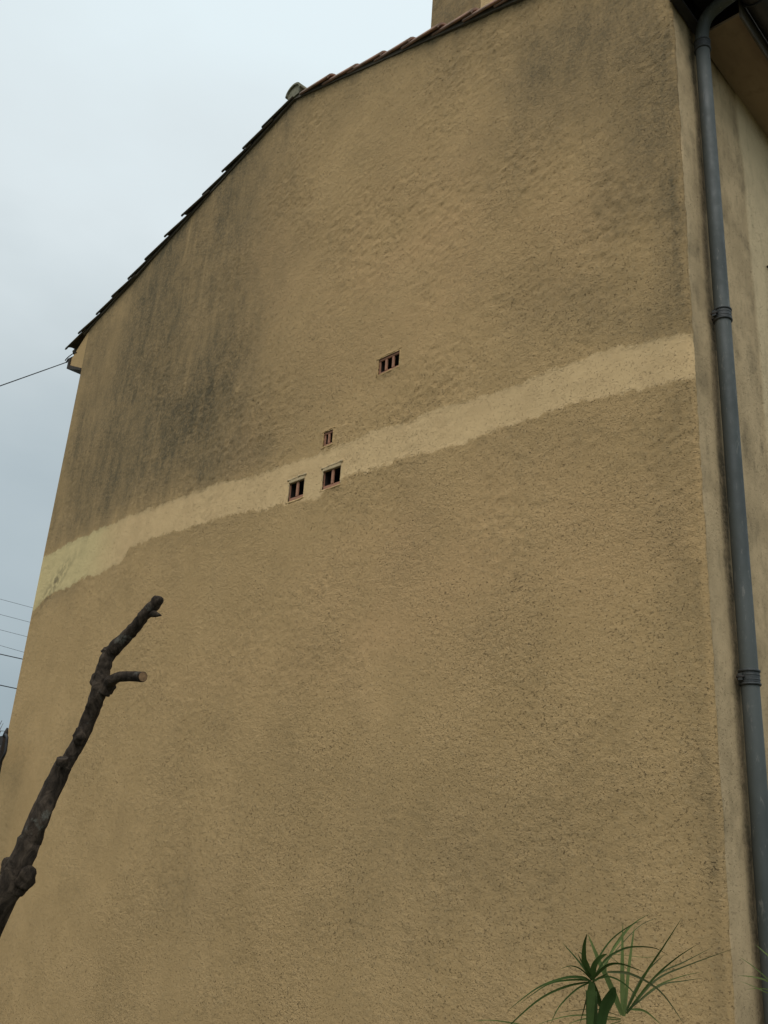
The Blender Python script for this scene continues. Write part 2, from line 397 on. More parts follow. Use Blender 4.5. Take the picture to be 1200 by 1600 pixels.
DIRT_SHADE += .20*np.exp(-below/.5)*sst(-.1, .4, fbm(X*4.5, Zc*.35, 4, 33))
streak = sst(-.15, .5, fbm(X*4.5+.6*nzs, Zc*.9, 5, 41, .62))
DIRT_SHADE += .11*streak*sst(XL+4.0, XL+2.6, X)*sst(-.1, .15, Zc-ZT)
lightstr = sst(.20, .45, fbm(X*7.0, Zc*.8, 4, 47))*sst(XL+4.0, XL+2.0, X)*sst(-.1, .15, Zc-ZT)
DIRT_SHADE -= .22*lightstr
DIRT_SHADE += .10*sst(3.2, 1.2, Zc+nzs*1.2)*(.8+.8*fbm(X*1.1, Zc*1.1, 4, 45))  # shade toward the wall foot painted in, mixed with low grime
DIRT_SHADE += .05*sst(-.1, .5, nzs) + .24*sst(XL+4.6, XL+3.4, X+.5*nzs)*sst(-.05, .25, Zc-ZT)*(.85+.5*nzs) + .07*sst(-.05, .4, fbm(X*2.2, Zc*1.5, 6, 43, .65))
DIRT_SHADE += .16*np.exp(-np.abs(Zc-ZB+.05)/.06)*sst(-.2, .3, nzs)*(Zc < ZB)
DIRT_SHADE += .34*np.exp(-np.abs(XC-.05-X)/.045)*sst(-.25, .35, fbm(X*8, Zc*1.9, 4, 51))
DIRT_SHADE *= 1 - .85*sst(.45, .6, PATCH)*(1-sst(.0, .4, fbm(X*6, Zc*6, 3, 55))*.3)
q = on_gable((88, 908)); DIRT_SHADE += .75*np.exp(-(((X-q[0])/.22-(Zc-q[2])/.2)**2*2+((Zc-q[2])/.20)**2))*sst(-.25, .15, fbm(X*16, Zc*16, 3, 61))
WARM = np.zeros_like(X)
for p, sx, sz, s in [((640, 420), 1.1, .9, .75), ((720, 860), 1.0, .6, .7), ((560, 980), .9, .5, .55), ((420, 420), .5, .8, .4), ((900, 350), .4, .4, .3), ((240, 960), .4, .14, .6), ((320, 1060), .8, .2, .35), ((380, 700), .3, .3, .5), ((1000, 800), .4, .5, .3)]:
    q = on_gable(p); WARM += s*np.exp(-((X-q[0])/sx)**2-((Zc-q[2])/sz)**2)
WARM = np.clip(WARM*(.75+.9*fbm(X*1.8, Zc*1.8, 4, 71)), 0, 1)
SMO = .78*sst(.44, .56, PATCH) + .55*sst(XL+3.2, XL+.4, X)*(1-sst(.44, .56, PATCH)) + .30*sst(3.4, 1.8, Zc)
SMO = np.clip(SMO + .15*fbm(X, Zc, 3, 77), 0, 1)
# relief: trowelled, thrown render
ang = fbm(X*.5, Zc*.5, 2, 81)*1.6 + .62
ca_, sa_ = np.cos(ang), np.sin(ang)
rough = (1-SMO*.78)
U = X*ca_+Zc*sa_; W_ = -X*sa_+Zc*ca_
ridged = 1-np.abs(fbm(U*4.0, W_*11.0, 4, 83))*2.2
lumps = fbm(X*11, Zc*11, 4, 85)
hh = (ridged-.7)*.0022 + lumps*.0042 + fbm(X*24, Zc*24, 3, 87, .7)*.0075
zone = (.30 + 1.15*sst(-.25, .35, fbm(X*.9, Zc*.9, 3, 89)))*(1-.45*sst(4.6, 2.6, Zc))
relief = hh*rough*zone + fbm(X*.8, Zc*.8, 3, 91)*.014
relief += .0035*sst(.44, .54, PATCH)
fade = np.minimum(sst(0, .03, X-XL), 1)
for v in VENTS:
    a, b, c, d = v[0]
    dd = np.maximum(np.maximum(a-X, X-b), np.maximum(c-Zc, Zc-d)); fade = fade*sst(-.001, .05, dd)
Y = -relief*fade
cx_ = np.clip(X-(XC-CR), 0, CR); Y = Y*(1-sst(XC-.03, XC, X)*.7) + (CR-np.sqrt(np.maximum(CR*CR-cx_*cx_, 0)))
X2 = X + np.where(X > XC-.001, fbm(Zc*4, Zc*0+3, 4, 93)*.012*1 + fbm(Zc*20, Zc*0+3, 3, 94)*.004, 0)
nx, nz_ = len(xs), len(zs)
verts = np.stack([X2, Y, Zc], -1).reshape(-1, 3)
I, J = np.meshgrid(np.arange(nx-1), np.arange(nz_-1)); I = I.ravel(); J = J.ravel()
keep = ~(over[J, I] & over[J, I+1] & (over[J+1, I] | True))
keep &= ~(over[J, I] & over[J, I+1])
mxx = (xs[I]+xs[I+1])/2; mzz = (zs[J]+zs[J+1])/2
for v in VENTS:
    a, b, c, d = v[0]; keep &= ~((mxx > a) & (mxx < b) & (mzz > c) & (mzz < d))
I, J = I[keep], J[keep]
quads = np.stack([J*nx+I, J*nx+I+1, (J+1)*nx+I+1, (J+1)*nx+I], -1)
def np_mesh(name, verts, quads, colors, parent, mat):
    me = bpy.data.meshes.new(name)
    me.vertices.add(len(verts)); me.vertices.foreach_set('co', verts.astype(np.float32).ravel())
    me.loops.add(len(quads)*4); me.loops.foreach_set('vertex_index', quads.astype(np.int32).ravel())
    me.polygons.add(len(quads)); me.polygons.foreach_set('loop_start', np.arange(0, len(quads)*4, 4, dtype=np.int32))
    me.polygons.foreach_set('loop_total', np.full(len(quads), 4, dtype=np.int32))
    me.update(calc_edges=True)
    at = me.attributes.new('wear_shade', 'FLOAT_COLOR', 'POINT'); at.data.foreach_set('color', colors.astype(np.float32).ravel())
    me.validate()
    return link(name, me, parent, mat, True)
colors = np.stack([np.clip(DIRT_SHADE, 0, 1), PATCH, WARM, SMO], -1).reshape(-1, 4)
gw = np_mesh('gable_wall', verts, quads, colors, house, M_WALL)

# near side wall: smooth corner strip, then the paler render
s_edge = float(np.mean([side_uv(on_side(q)) for q in ((1151, 153), (1166, 335), (1187, 590))]))
print('side strip width', s_edge)
ss = np.concatenate([np.array([0.0]), np.arange(CR, 2.6, .02), np.arange(2.7, YB+.5, .4)])
zz_ = np.concatenate([np.array([-.3, .3, .7]), np.arange(.95, ZS+.06, .02)])
S, Z2 = np.meshgrid(ss, zz_)
eedge = s_edge + fbm(Z2*2, Z2*0, 4, 103)*.03
plate = sst(-.008, .012, S-eedge)
rel = fbm(S*7, Z2*7, 4, 101)*.004 + fbm(S*1.2, Z2*1.2, 2, 104)*.010 + (sst(.35, .55, fbm(S*7, Z2*5, 4, 108))*-.004)
rel = rel*(1-plate*.6) + .007*plate
rel *= sst(0, .05, S)
D2 = .40*sst(.08, .42, fbm(S*5, Z2*3.5, 5, 105))*(1-plate*.75) + .30*np.exp(-(ZS-Z2)/.10)  # mottled, and darker close under the soffit
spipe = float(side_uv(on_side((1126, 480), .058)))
D2 += .85*np.exp(-((S-spipe-.005)/.040)**4)*(.75+.4*fbm(Z2*1.6, Z2*0, 3, 107)+.1)  # pipe's shadow and a rust stain painted on the wall behind it
print('wall seen left of pipe', spipe, [round(float(side_uv(on_side((x, 480)))), 3) for x in (1095, 1105, 1112)])
D2 += .30*np.exp(-np.abs(S-eedge+.01)/.014)*sst(-.1, .3, fbm(Z2*3.2, Z2*0+9, 4, 109))
D2 += .22*np.exp(-S/.03)*sst(-.2, .4, fbm(Z2*5, Z2*0+2, 4, 110))
D2 += .20*sst(.1, .5, fbm(S*14, Z2*3, 4, 111))
D2 += .30*sst(.05, .45, fbm(S*24, Z2*6, 5, 113, .7))*sst(.02, .10, S)*(1-plate)
D2 += .16*sst(0, .5, fbm(S*3, Z2*2, 5, 115, .65))
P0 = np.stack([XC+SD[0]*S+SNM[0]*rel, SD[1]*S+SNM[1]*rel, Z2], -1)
P0[:, 0, 0] = XC + fbm(zz_*4, zz_*0+3, 4, 93)*.012 + fbm(zz_*20, zz_*0+3, 3, 94)*.004; P0[:, 0, 1] = CR*.92
ns = len(ss); I, J = np.meshgrid(np.arange(ns-1), np.arange(len(zz_)-1)); I = I.ravel(); J = J.ravel()
q2 = np.stack([J*ns+I, J*ns+I+1, (J+1)*ns+I+1, (J+1)*ns+I], -1)
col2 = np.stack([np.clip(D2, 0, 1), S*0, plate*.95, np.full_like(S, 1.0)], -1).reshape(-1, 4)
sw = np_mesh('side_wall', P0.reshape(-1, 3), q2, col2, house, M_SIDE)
# far and rear walls
SB = side_pt(YB, 0, 0)
box('far_wall', (XL, .012, -.3), (XL+.3, YB, float(zroof(np.array(XL)))-.02), house, M_WALL)
box('rear_wall', (XL+.31, YB-.3, -.3), (SB[0]-.02, YB-.01, ZS), house, M_WALL)
for nme in ('far_wall', 'rear_wall'): pass

# ---- vents
for (a, b, c, d), n, lab in VENTS:
    W, H = b-a, d-c; t = .011 if n == 2 else .010; dep = .20; y0 = .012
    big = H > .14
    root = mesh('air_vent', *hexa([(a, .21, c), (b, .21, c), (b, .23, c), (a, .23, c), (a, .21, d), (b, .21, d), (b, .23, d), (a, .23, d)]), house, M_DARK)
    root['label'] = lab
    th = .022 if big else .016         # rails of the clay block
    bl = .030 if big else .018
    side = .005 if big else .012
    fd = .020                            # visible depth of the clay front, darkness of the cavity behind
    box('bottom_rail', (a, y0, c), (b, fd, c+bl), root, M_BRICK, .002)
    box('lintel', (a-.004, -.004 if big else y0-.004, d-th), (b+.004, fd, d+.004), root, M_PALE if big else M_BRICK, .003)
    box('side_rail', (a, y0, c+bl), (a+side, fd, d-th), root, M_BRICK)
    box('side_rail', (b-side, y0, c+bl), (b, fd, d-th), root, M_BRICK)
    wd = .026 if n == 2 else .022
    if not big and n == 2: wd = .020
    for k in range(1, n):
        xm = a + W*k/n
        box('divider', (xm-wd/2, y0-.003, c+bl), (xm+wd/2, fd, d-th), root, M_BRICK, .002)
    box('cavity_floor', (a-.001, fd+.001, c-.012), (b+.001, .209, c+bl-.002), root, M_DARK)
    box('cavity_ceiling', (a-.001, fd+.001, d-th+.002), (b+.001, .209, d+.012), root, M_DARK)
    box('cavity_side', (a-.012, fd+.001, c+bl-.001), (a+side-.001, .209, d-th+.001), root, M_DARK)
    box('cavity_side', (b-side+.001, fd+.001, c+bl-.001), (b+.012, .209, d-th+.001), root, M_DARK)
    # hand-laid mortar bead round the opening
    def bead(p, q, r, sd, m):
        P = [np.array(p)+(np.array(q)-np.array(p))*k/10 for k in range(11)]
        R = [r*(1+.5*math.sin(k*2.1+sd)*.5+random.uniform(-.25, .25)) for k in range(11)]
        for k in range(11): P[k] = P[k]+np.array([0, random.uniform(-.002, .002), random.uniform(-.004, .004)])
        return tube('mortar_bead', P, R, root, m, 7)
    bead((a-.02, .002, d+.006), (b+.02, .002, d+.016), .009 if big else .005, 1, M_PALE if big else M_WALL)
    bead((a-.015, .004, c-.010), (b+.01, .004, c-.008), .008 if big else .006, 2, M_WALL)
    bead((a-.008, .006, c), (a-.008, .006, d), .007, 3, M_PALE if big else M_WALL)
    bead((b+.008, .006, c), (b+.008, .006, d), .007, 4, M_PALE if big else M_WALL)

# ---- roof
def tile_mesh(name, L, r0, r1, th=.016, seg=10, mat=None):   # local +X runs down the slope, crown towards +Z
    v = []; f = []
    for (x, r) in ((0, r0), (L*.5, (r0+r1)/2), (L, r1)):
        for rr in (r, r-th):
            for j in range(seg+1):
                a = math.pi*j/seg; v.append((x, rr*math.cos(a), rr*math.sin(a)*.85))
    k = seg+1
    def idx(i, s, j): return (i*2+s)*k+j
    for i in range(2):
        for j in range(seg):
            f.append((idx(i, 0, j), idx(i+1, 0, j), idx(i+1, 0, j+1), idx(i, 0, j+1)))
            f.append((idx(i, 1, j), idx(i, 1, j+1), idx(i+1, 1, j+1), idx(i+1, 1, j)))
        for j in (0, seg):
            q = (idx(i, 0, j), idx(i, 1, j), idx(i+1, 1, j), idx(i+1, 0, j)); f.append(q if j == 0 else q[::-1])
    for i in (0, 2):
        for j in range(seg):
            q = (idx(i, 0, j), idx(i, 0, j+1), idx(i, 1, j+1), idx(i, 1, j)); f.append(q if i == 0 else q[::-1])
    me = bpy.data.meshes.new(name); me.from_pydata(v, [], f); me.update(); me.materials.append(mat)
    me.polygons.foreach_set('use_smooth', [len(p.vertices) == 4 and p.index < seg*4+8 for p in me.polygons])
    return me
SP = .345; TL_ = .44
me_pale = tile_mesh('roof_tile', TL_, .078, .098, mat=M_TILE)
me_dark = tile_mesh('roof_tile', TL_, .078, .098, mat=M_TILE_DARK)
def place_tile(me, side, s, y, lift=0.0, flip=False, parent=house, name='roof_tile', yaw=0.0):
    """side -1 left slope, +1 right slope; s = distance from ridge along the slope to the tile's upper end"""
    sl = SL if side < 0 else SR; a = math.atan(sl); dx, dz = math.cos(a)*side, -math.sin(a)
    nx_, nz2 = math.sin(a)*side, math.cos(a)
    px, pz = XR + dx*s + nx_*lift, ZR + dz*s + nz2*lift
    tilt = .052
    ex = Vector((dx*math.cos(tilt)+nx_*math.sin(tilt), 0, dz*math.cos(tilt)+nz2*math.sin(tilt)))
    ez = Vector((nx_*math.cos(tilt)-dx*math.sin(tilt), 0, nz2*math.cos(tilt)-dz*math.sin(tilt)))
    if flip: ez = -ez
    ey = ez.cross(ex)
    m = Matrix((( ex.x, ey.x, ez.x, px), (ex.y, ey.y, ez.y, y), (ex.z, ey.z, ez.z, pz), (0, 0, 0, 1)))
    m = m @ Matrix.Rotation(yaw, 4, 'Z')
    o = bpy.data.objects.new(name, me); COL.objects.link(o); o.matrix_world = m; o.matrix_basis = m
    o.parent = parent; o.matrix_parent_inverse = world_of(parent).inverted(); return o
LENL = math.hypot(XR-eL[0], ZR-eL[2]) ; LENR = math.hypot(XC+.42-XR, SR*(XC+.42-XR))
# deck under the tiles
slab_poly('roof_deck', [(XR, ZR+.005), (XL-.16, ZR+.005-SL*(XR-XL+.16)), (XL-.16, ZR+.045-SL*(XR-XL+.16)), (XR, ZR+.045), (XC+.34, ZR+.045-SR*(XC+.34-XR)), (XC+.34, ZR+.005-SR*(XC+.34-XR))], .03, YB+.1, house, M_EAVE)
# mortar bed of the verge
slab_poly('verge_mortar', [(XR, ZR-.004), (XL-.10, ZR-.004-SL*(XR-XL+.10)), (XL-.10, ZR+.04-SL*(XR-XL+.10)), (XR, ZR+.04), (XC+.30, ZR+.04-SR*(XC+.30-XR)), (XC+.30, ZR-.004-SR*(XC+.30-XR))], -.018, .029, house, M_MORTAR)
nL = int(LENL/SP)+1; nR = int(LENR/SP)+1
for side, n, LEN, me in ((-1, nL, LENL, me_dark), (1, nR, LENR, me_pale)):
    for k in range(n):
        s = LEN - TL_ - k*SP
        if s < -.2: break
        s = max(s, -.02)
        place_tile(me, side, s + random.uniform(-.02, .02), .042+random.uniform(-.008, .008), .006+random.uniform(-.004, .006), yaw=random.uniform(-.025, .025))
        for c in range(1, 3):
            place_tile(me, side, s + random.uniform(-.012, .012), .055+.225*c, .03)
        for c in range(0, 2):
            place_tile(me, side, s+.03, .167+.225*c, .085, flip=True)
# remaining field of tiles: too far round to tell apart from below
fv = []; ff = []
for side, LEN in ((-1, LENL), (1, LENR)):
    sl = SL if side < 0 else SR; a = math.atan(sl); ys = np.arange(.62, YB+.1, .0375)
    base = len(fv); rows = int(LEN/SP)+1
    for r in range(rows):
        for e in (0, 1):
            s = min(r*SP + e*SP, LEN); lift = .05 + .02*e
            for y in ys:
                hgt = lift + .045*math.cos((y-.505)/.225*2*math.pi)
                fv.append((XR+side*(math.cos(a)*s+math.sin(a)*hgt), y, ZR-math.sin(a)*s+math.cos(a)*hgt))
    m_ = len(ys)
    for r in range(rows*2-1):
        for j in range(m_-1):
            q = (base+r*m_+j, base+r*m_+j+1, base+(r+1)*m_+j+1, base+(r+1)*m_+j); ff.append(q if side < 0 else q[::-1])
o = mesh('roof_tile_field', fv, ff, house, M_TILE, True); o['kind'] = 'stuff'
# ridge tiles
me_ridge = tile_mesh('ridge_tile', .45, .110, .122, .02, 14, M_RIDGE)
for k in range(20):
    y = -.045 + k*.40
    m = Matrix(((0, -1, 0, XR), (1, 0, 0, y), (0, 0, 1, ZR+.06), (0, 0, 0, 1)))
    m = Matrix(((0, 1, 0, XR), (1, 0, 0, y+.0), (0, 0, 1, ZR+.06), (0, 0, 0, 1))) if False else m
    o = bpy.data.objects.new('ridge_tile', me_ridge); COL.objects.link(o); o.matrix_basis = m @ Matrix.Rotation(-.02, 4, 'Y')
    o.parent = house; o.matrix_parent_inverse = world_of(house).inverted()
# mortar packing the mouth of the first ridge tile
pk = [(XR+.096*math.cos(math.pi*j/12), ZR+.06+.096*.85*math.sin(math.pi*j/12)) for j in range(13)] + [(XR-.075, ZR+.012), (XR+.075, ZR+.012)]
slab_poly('ridge_end_mortar', pk, -.030, .2, house, M_RIDGE)

# far eave: rafter box and boards under the last tiles
xe = float(on_gable((106, 566))[0]); ze = float(on_gable((110, 568))[2]); zc = float(on_gable((128, 578))[2])
print('eave', xe, ze, zc)
zk = float(zroof(np.array(XL)))
slab_poly('eave_box', [(XL, zc+.03), (xe+.075, ze-.02), (xe+.08, ze+.07), (XL-.05, zk-.03), (XL, zk-.012)], .004, YB, house, M_WALL)
slab_poly('eave_board', [(XL, zc), (XL, zc+.028), (xe+.075, ze-.022), (xe+.075, ze+.07), (xe+.03, ze+.08), (xe+.03, ze-.055)], -.012, YB, house, M_EAVE)

# near eave: soffit boards, fascia, gutter
sof_w = .40
def side_box(name, s0, s1, o0, o1, z0, z1, parent, mat):
    c = [side_pt(s0, o0, z0), side_pt(s0, o1, z0), side_pt(s1, o1, z0), side_pt(s1, o0, z0), side_pt(s0, o0, z1), side_pt(s0, o1, z1), side_pt(s1, o1, z1), side_pt(s1, o0, z1)]
    v, f = hexa(c); o = mesh(name, v, f, parent, mat)
    bm = bmesh.new(); bm.from_mesh(o.data); bmesh.ops.recalc_face_normals(bm, faces=bm.faces[:]); bm.to_mesh(o.data); bm.free(); return o
for p in ((1148, 10), (1180, 58), (1145, 0)):
    r = ray(p); q = CAM+r*((ZS-EYE)/r[2]); print('soffit edge', p, (q[0]-XC)*SNM[0]+q[1]*SNM[1], side_uv(q))
def px_of(P):
    c = TOW.T @ (np.array(P, float)-CAM); return (round(c[0]/c[2]*F+600, 1), round(c[1]/c[2]*F+800, 1), round(float(c[2]), 2))
sp0 = float(side_uv(on_side((1108, 200), .058)))
side_box('soffit_board', .0, sp0+.05, .004, .055, ZS, ZS+.02, house, M_GUTTER)  # near-black here and on the raised board paints in the eave-end darkness
side_box('soffit_board', .0, sp0+.05, .058, .40, ZS+.14, ZS+.16, house, M_GUTTER)
side_box('soffit_board', sp0+.053, 1.35, .004, .268, ZS, ZS+.02, house, M_SOFFIT)
side_box('soffit_board', 1.353, 2.9, .004, .268, ZS+.003, ZS+.02, house, M_SOFFIT)
side_box('soffit_board', 2.903, YB, .004, .268, ZS, ZS+.02, house, M_SOFFIT)
side_box('fascia_board', sp0+.052, YB, .268, .280, ZS-.022, ZS+.40, house, M_FASCIA)
side_box('eave_end_board', -.022, -.004, .0, .268, ZS-.006, ZS+.40, house, M_EAVE)
# half-round gutter hung in front of the fascia
gv, gf = [], []
for i, s in enumerate((sp0-.10, 2, 4, 6, YB)):
    for rr in (.085, .081):
        for j in range(11):
            a = math.pi + math.pi*j/10
            gv.append(side_pt(s, .372+rr*math.cos(a), ZS+.12+rr*math.sin(a)))
for i in range(4):
    for j in range(10):
        a = i*22+j; gf.append((a, a+1, a+23, a+22)); gf.append((a+11, a+33, a+34, a+12))
mesh('gutter', gv, gf, house, M_GUTTER, True)
for s in (.35, 1.15, 1.95, 2.75):
    tube('gutter_bracket', [side_pt(s, .372+.092*math.cos(a), ZS+.12+.092*math.sin(a)) for a in np.linspace(math.pi, 2*math.pi, 10)], .007, house, M_GUTTER, 6)
side_box('eave_underboard', -.02, YB, .294, .62, ZS+.36, ZS+.38, house, M_EAVE)

# downpipe
PO = .058
sp_ = float(np.mean([side_uv(on_side(q, PO)) for q in ((1108, 200), (1126, 470), (1148, 760), (1171, 1045))]))
c0 = TOW.T @ (np.array(side_pt(sp_, PO, float(on_side((1126, 470), PO)[2]))) - CAM)
PR = 12.0/1450*float(c0[2])
def pz(y_px, x_px): return float(on_side((x_px, y_px), PO)[2])
ZT1, ZC1, ZC2, ZC3 = pz(58, 1096), pz(70, 1097), pz(492, 1127), pz(1060, 1172)
print('pipe s', sp_, 'r', PR, 'z', ZT1, ZC1, ZC2, ZC3, [px_of(side_pt(sp_, PO, z)) for z in (ZT1, ZC2, ZC3, 1.6)])
pipe_pts = [side_pt(sp_, PO, z) for z in np.linspace(.02, ZC1, 40)]
pipe = tube('downpipe', pipe_pts, [PR*1.04]*12 + [PR]*28, house, M_PIPE, 28)
pipe['label'] = 'grey rainwater downpipe with ribbed collars beside the corner'
def on_s(p, s): return on_plane(p, side_pt(s, 0, 0), (SD[0], SD[1], 0))
bend = catmull([side_pt(sp_, PO, ZC1-.02), side_pt(sp_, PO+.001, ZC1+.050)] + [tuple(on_s(p, sp_-q)) for p, q in (((1100, 37), .004), ((1110, 20), .01), ((1128, 4), .02), ((1147, -11), .03), ((1164, -32), .04))], 6)
print([((b[0]-XC)*SNM[0]+b[1]*SNM[1], b[2]-ZS) for b in bend[::6]])
print('bend', [px_of(b) for b in bend[::6]])
el = tube('elbow', bend, PR*.98, pipe, M_PIPE, 24)
def collar(z, lug=True):
    o = mesh('collar', *tube_data([side_pt(sp_, PO, z-.022), side_pt(sp_, PO, z+.022)], PR*1.10, 28), pipe, M_COLLAR, False)
    for dz, r in ((-.030, 1.20), (.030, 1.20)):
        tube('collar_ring', [side_pt(sp_, PO, z+dz-.007), side_pt(sp_, PO, z+dz-.003), side_pt(sp_, PO, z+dz+.003), side_pt(sp_, PO, z+dz+.007)], [PR*1.08, PR*r, PR*r, PR*1.08], o, M_COLLAR, 28)
    for dz in (-.010, .010):
        tube('collar_rib', [side_pt(sp_, PO, z+dz-.004), side_pt(sp_, PO, z+dz), side_pt(sp_, PO, z+dz+.004)], [PR*1.08, PR*1.15, PR*1.08], o, M_COLLAR, 28)
    if lug:
        side_box('clamp_lug', sp_-PR*1.34, sp_-PR*1.06, PO-.032, PO-.012, z-.016, z+.016, o, M_COLLAR)
        tube('clamp_screw', [side_pt(sp_-PR*1.24, PO-.040, z), side_pt(sp_-PR*1.24, PO-.004, z)], .006, o, M_IRON, 8)
        tube('wall_stud', [side_pt(sp_, PO-PR, z), side_pt(sp_, -.01, z)], .006, o, M_IRON, 8)
collar(ZC1-.015, False); collar(ZC2); collar(ZC3)
# small iron shutter hook
h = on_side((1196, 418)); hs, hz = float(side_uv(h)), float(h[2])
hk = tube('shutter_hook', [side_pt(hs, -.01, hz), side_pt(hs, .03, hz), side_pt(hs+.01, .045, hz-.012), side_pt(hs+.03, .045, hz-.03)], .008, house, M_IRON, 8)

# chimney
YC = .55
cl_, crr = float(on_gable((674, 30), YC)[0]), float(on_gable((751, 8), YC)[0])
print('chimney', cl_, crr, crr-cl_)
def chimney_shell():
    V, Q, Cc = [], [], []; depth = .75; z0, z1 = float(zroof(np.array(crr)))-.15, ZR+1.05
    for (ax, ay, bx, by, d) in ((cl_, YC, crr, YC, .72), (crr, YC, crr, YC+depth, .0), (crr, YC+depth, cl_, YC+depth, .4), (cl_, YC+depth, cl_, YC, .5)):  # staining and face-by-face light painted in, right side brightest
        base = len(V); nu, nv = 24, 50
        for j in range(nv+1):
            for i in range(nu+1):
                x = ax+(bx-ax)*i/nu; y = ay+(by-ay)*i/nu; z = z0+(z1-z0)*j/nv
                k = float(fbm(np.array([x*9+y*9]), np.array([z*9.]), 3, 5)[0])*.012 * (0 if i in (0, nu) else 1)
                nxx, nyy = (by-ay), -(bx-ax); l = math.hypot(nxx, nyy)
                V.append((x+nxx/l*k, y+nyy/l*k, z)); Cc.append((max(0, d+k*4), 1.0 if d == 0 else 0, .2, .3))
        for j in range(nv):
            for i in range(nu): Q.append((base+j*(nu+1)+i, base+j*(nu+1)+i+1, base+(j+1)*(nu+1)+i+1, base+(j+1)*(nu+1)+i))
    return np_mesh('chimney', np.array(V), np.array(Q), np.array(Cc), house, M_WALL)
ch = chimney_shell()
box('chimney_cap', (cl_-.06, YC-.06, ZR+1.051), (crr+.06, YC+.81, ZR+1.12), ch, M_MORTAR, .01)

# ------------------------------------------------------------------ cables
def wire(name, P, r, label, cat, group=None, sag=0.0, n=24):
    A, B = np.array(P[0]), np.array(P[-1]); Q = []
    for i in range(n+1):
        t = i/n; q = A+(B-A)*t; q = q-np.array([0, 0, sag*4*t*(1-t)]); Q.append(q)
    o = tube(name, Q, r, None, M_WIRE, 6); return tag(o, label, cat, group)
A = on_gable((104, 566), .02); B = at_range((0, 603), 8.6)
D = (B-A); wire('service_cable', [A, A+D*9], .0055, 'thin black cable running out to the left from the far eave corner', 'cable')
an = tube('cable_anchor', [A+np.array([.16, .0, .01]), A+np.array([.06, -.012, .012]), A], .010, house, M_IRON, 8)
tube('anchor_loop', [A+np.array([.14*math.cos(t)+.14, -.02, .03*math.sin(t)+.01]) for t in np.linspace(.3, 3.1, 12)], .006, an, M_IRON, 6)
WL = [((0, 936), (52, 950), .005, 'highest of the thin overhead wires left of the house', 1), ((0, 960), (46, 972), .005, 'second thin overhead wire from the top, left of the house', 1),
      ((0, 984), (43, 995), .005, 'third thin overhead wire from the top, left of the house', 1), ((0, 1008.5), (37, 1019), .005, 'faint overhead wire just above the fifth, darker one', 1),
      ((0, 1022), (36, 1030), .013, 'darker overhead wire, second from the bottom of the six', 1), ((0, 1070.5), (26, 1076), .013, 'lowest overhead wire, dark, well below the other five', 1)]
for a, b, r, lab, _ in WL:
    A = at_range(a, 24); B = at_range(b, 24.6); D = B-A
    wire('overhead_wire', [A-D*38, B+D*10], r, lab, 'overhead wire', 'wires strung across the sky left of the house')

# iron post with a looped cable beside the far corner
def gp(x, y, dy=-.25): return on_gable((x, y), dy)
T0 = gp(9.0, 1146); B0 = gp(0, 1192)
post = empty('iron_post', (T0[0], T0[1], 0), 'black iron post with looped cable at the far bottom-left corner of the house', 'post')
box('shaft', (T0[0]-.028, T0[1]-.02, 0), (T0[0]+.012, T0[1]+.02, T0[2]-.02), post, M_IRON, .004)
tube('tip', [np.array([T0[0]-.005, T0[1], T0[2]-.03]), np.array([T0[0]+.004, T0[1], T0[2]+.01]), np.array([T0[0]+.012, T0[1], T0[2]+.05])], [.026, .02, .008], post, M_IRON, 8)
zr = float(gp(3, 1152)[2])
box('rail', (T0[0]-1.6, T0[1]-.015, zr-.07), (T0[0]-.03, T0[1]+.015, zr+.01), post, M_IRON, .004)
tube('cable_loop', catmull([gp(9, 1148, -.28), gp(11.0, 1152, -.3), gp(10.2, 1162, -.3), gp(8.6, 1174, -.3), gp(6.0, 1181, -.3), gp(3, 1187, -.29), gp(0, 1196, -.28), gp(-8, 1230, -.28)], 5), .013, post, M_WIRE, 8)
box('rail', (T0[0]-1.6, T0[1]-.015, .3), (T0[0]-.03, T0[1]+.015, .36), post, M_IRON, .004)

# bare twigs far behind
tw0 = at_range((-60, 1330), 15); tw = empty('bare_tree', (tw0[0], tw0[1], 0), 'bare leafless treetop with thin twigs at the left edge behind the iron post', 'tree')
tube('trunk', [(tw0[0], tw0[1], 0), (tw0[0]+.05, tw0[1], tw0[2]), at_range((-40, 1240), 15)], [.11, .07, .04], tw, M_BARK, 8)
for P in (((-40, 1240), (-20, 1180), (-4, 1148), (5, 1130)), ((-30, 1210), (-8, 1160), (1, 1142), (8, 1142.5)), ((-40, 1240), (-35, 1170), (-15, 1120)), ((-20, 1180), (-10, 1150), (3, 1126)), ((-40, 1240), (-60, 1150), (-55, 1100))):
    tube('twig', [at_range(q, 15+.1*i) for i, q in enumerate(P)], [.02, .012, .007, .003][:len(P)] if len(P) == 4 else [.02, .009, .004], tw, M_BARK, 6)

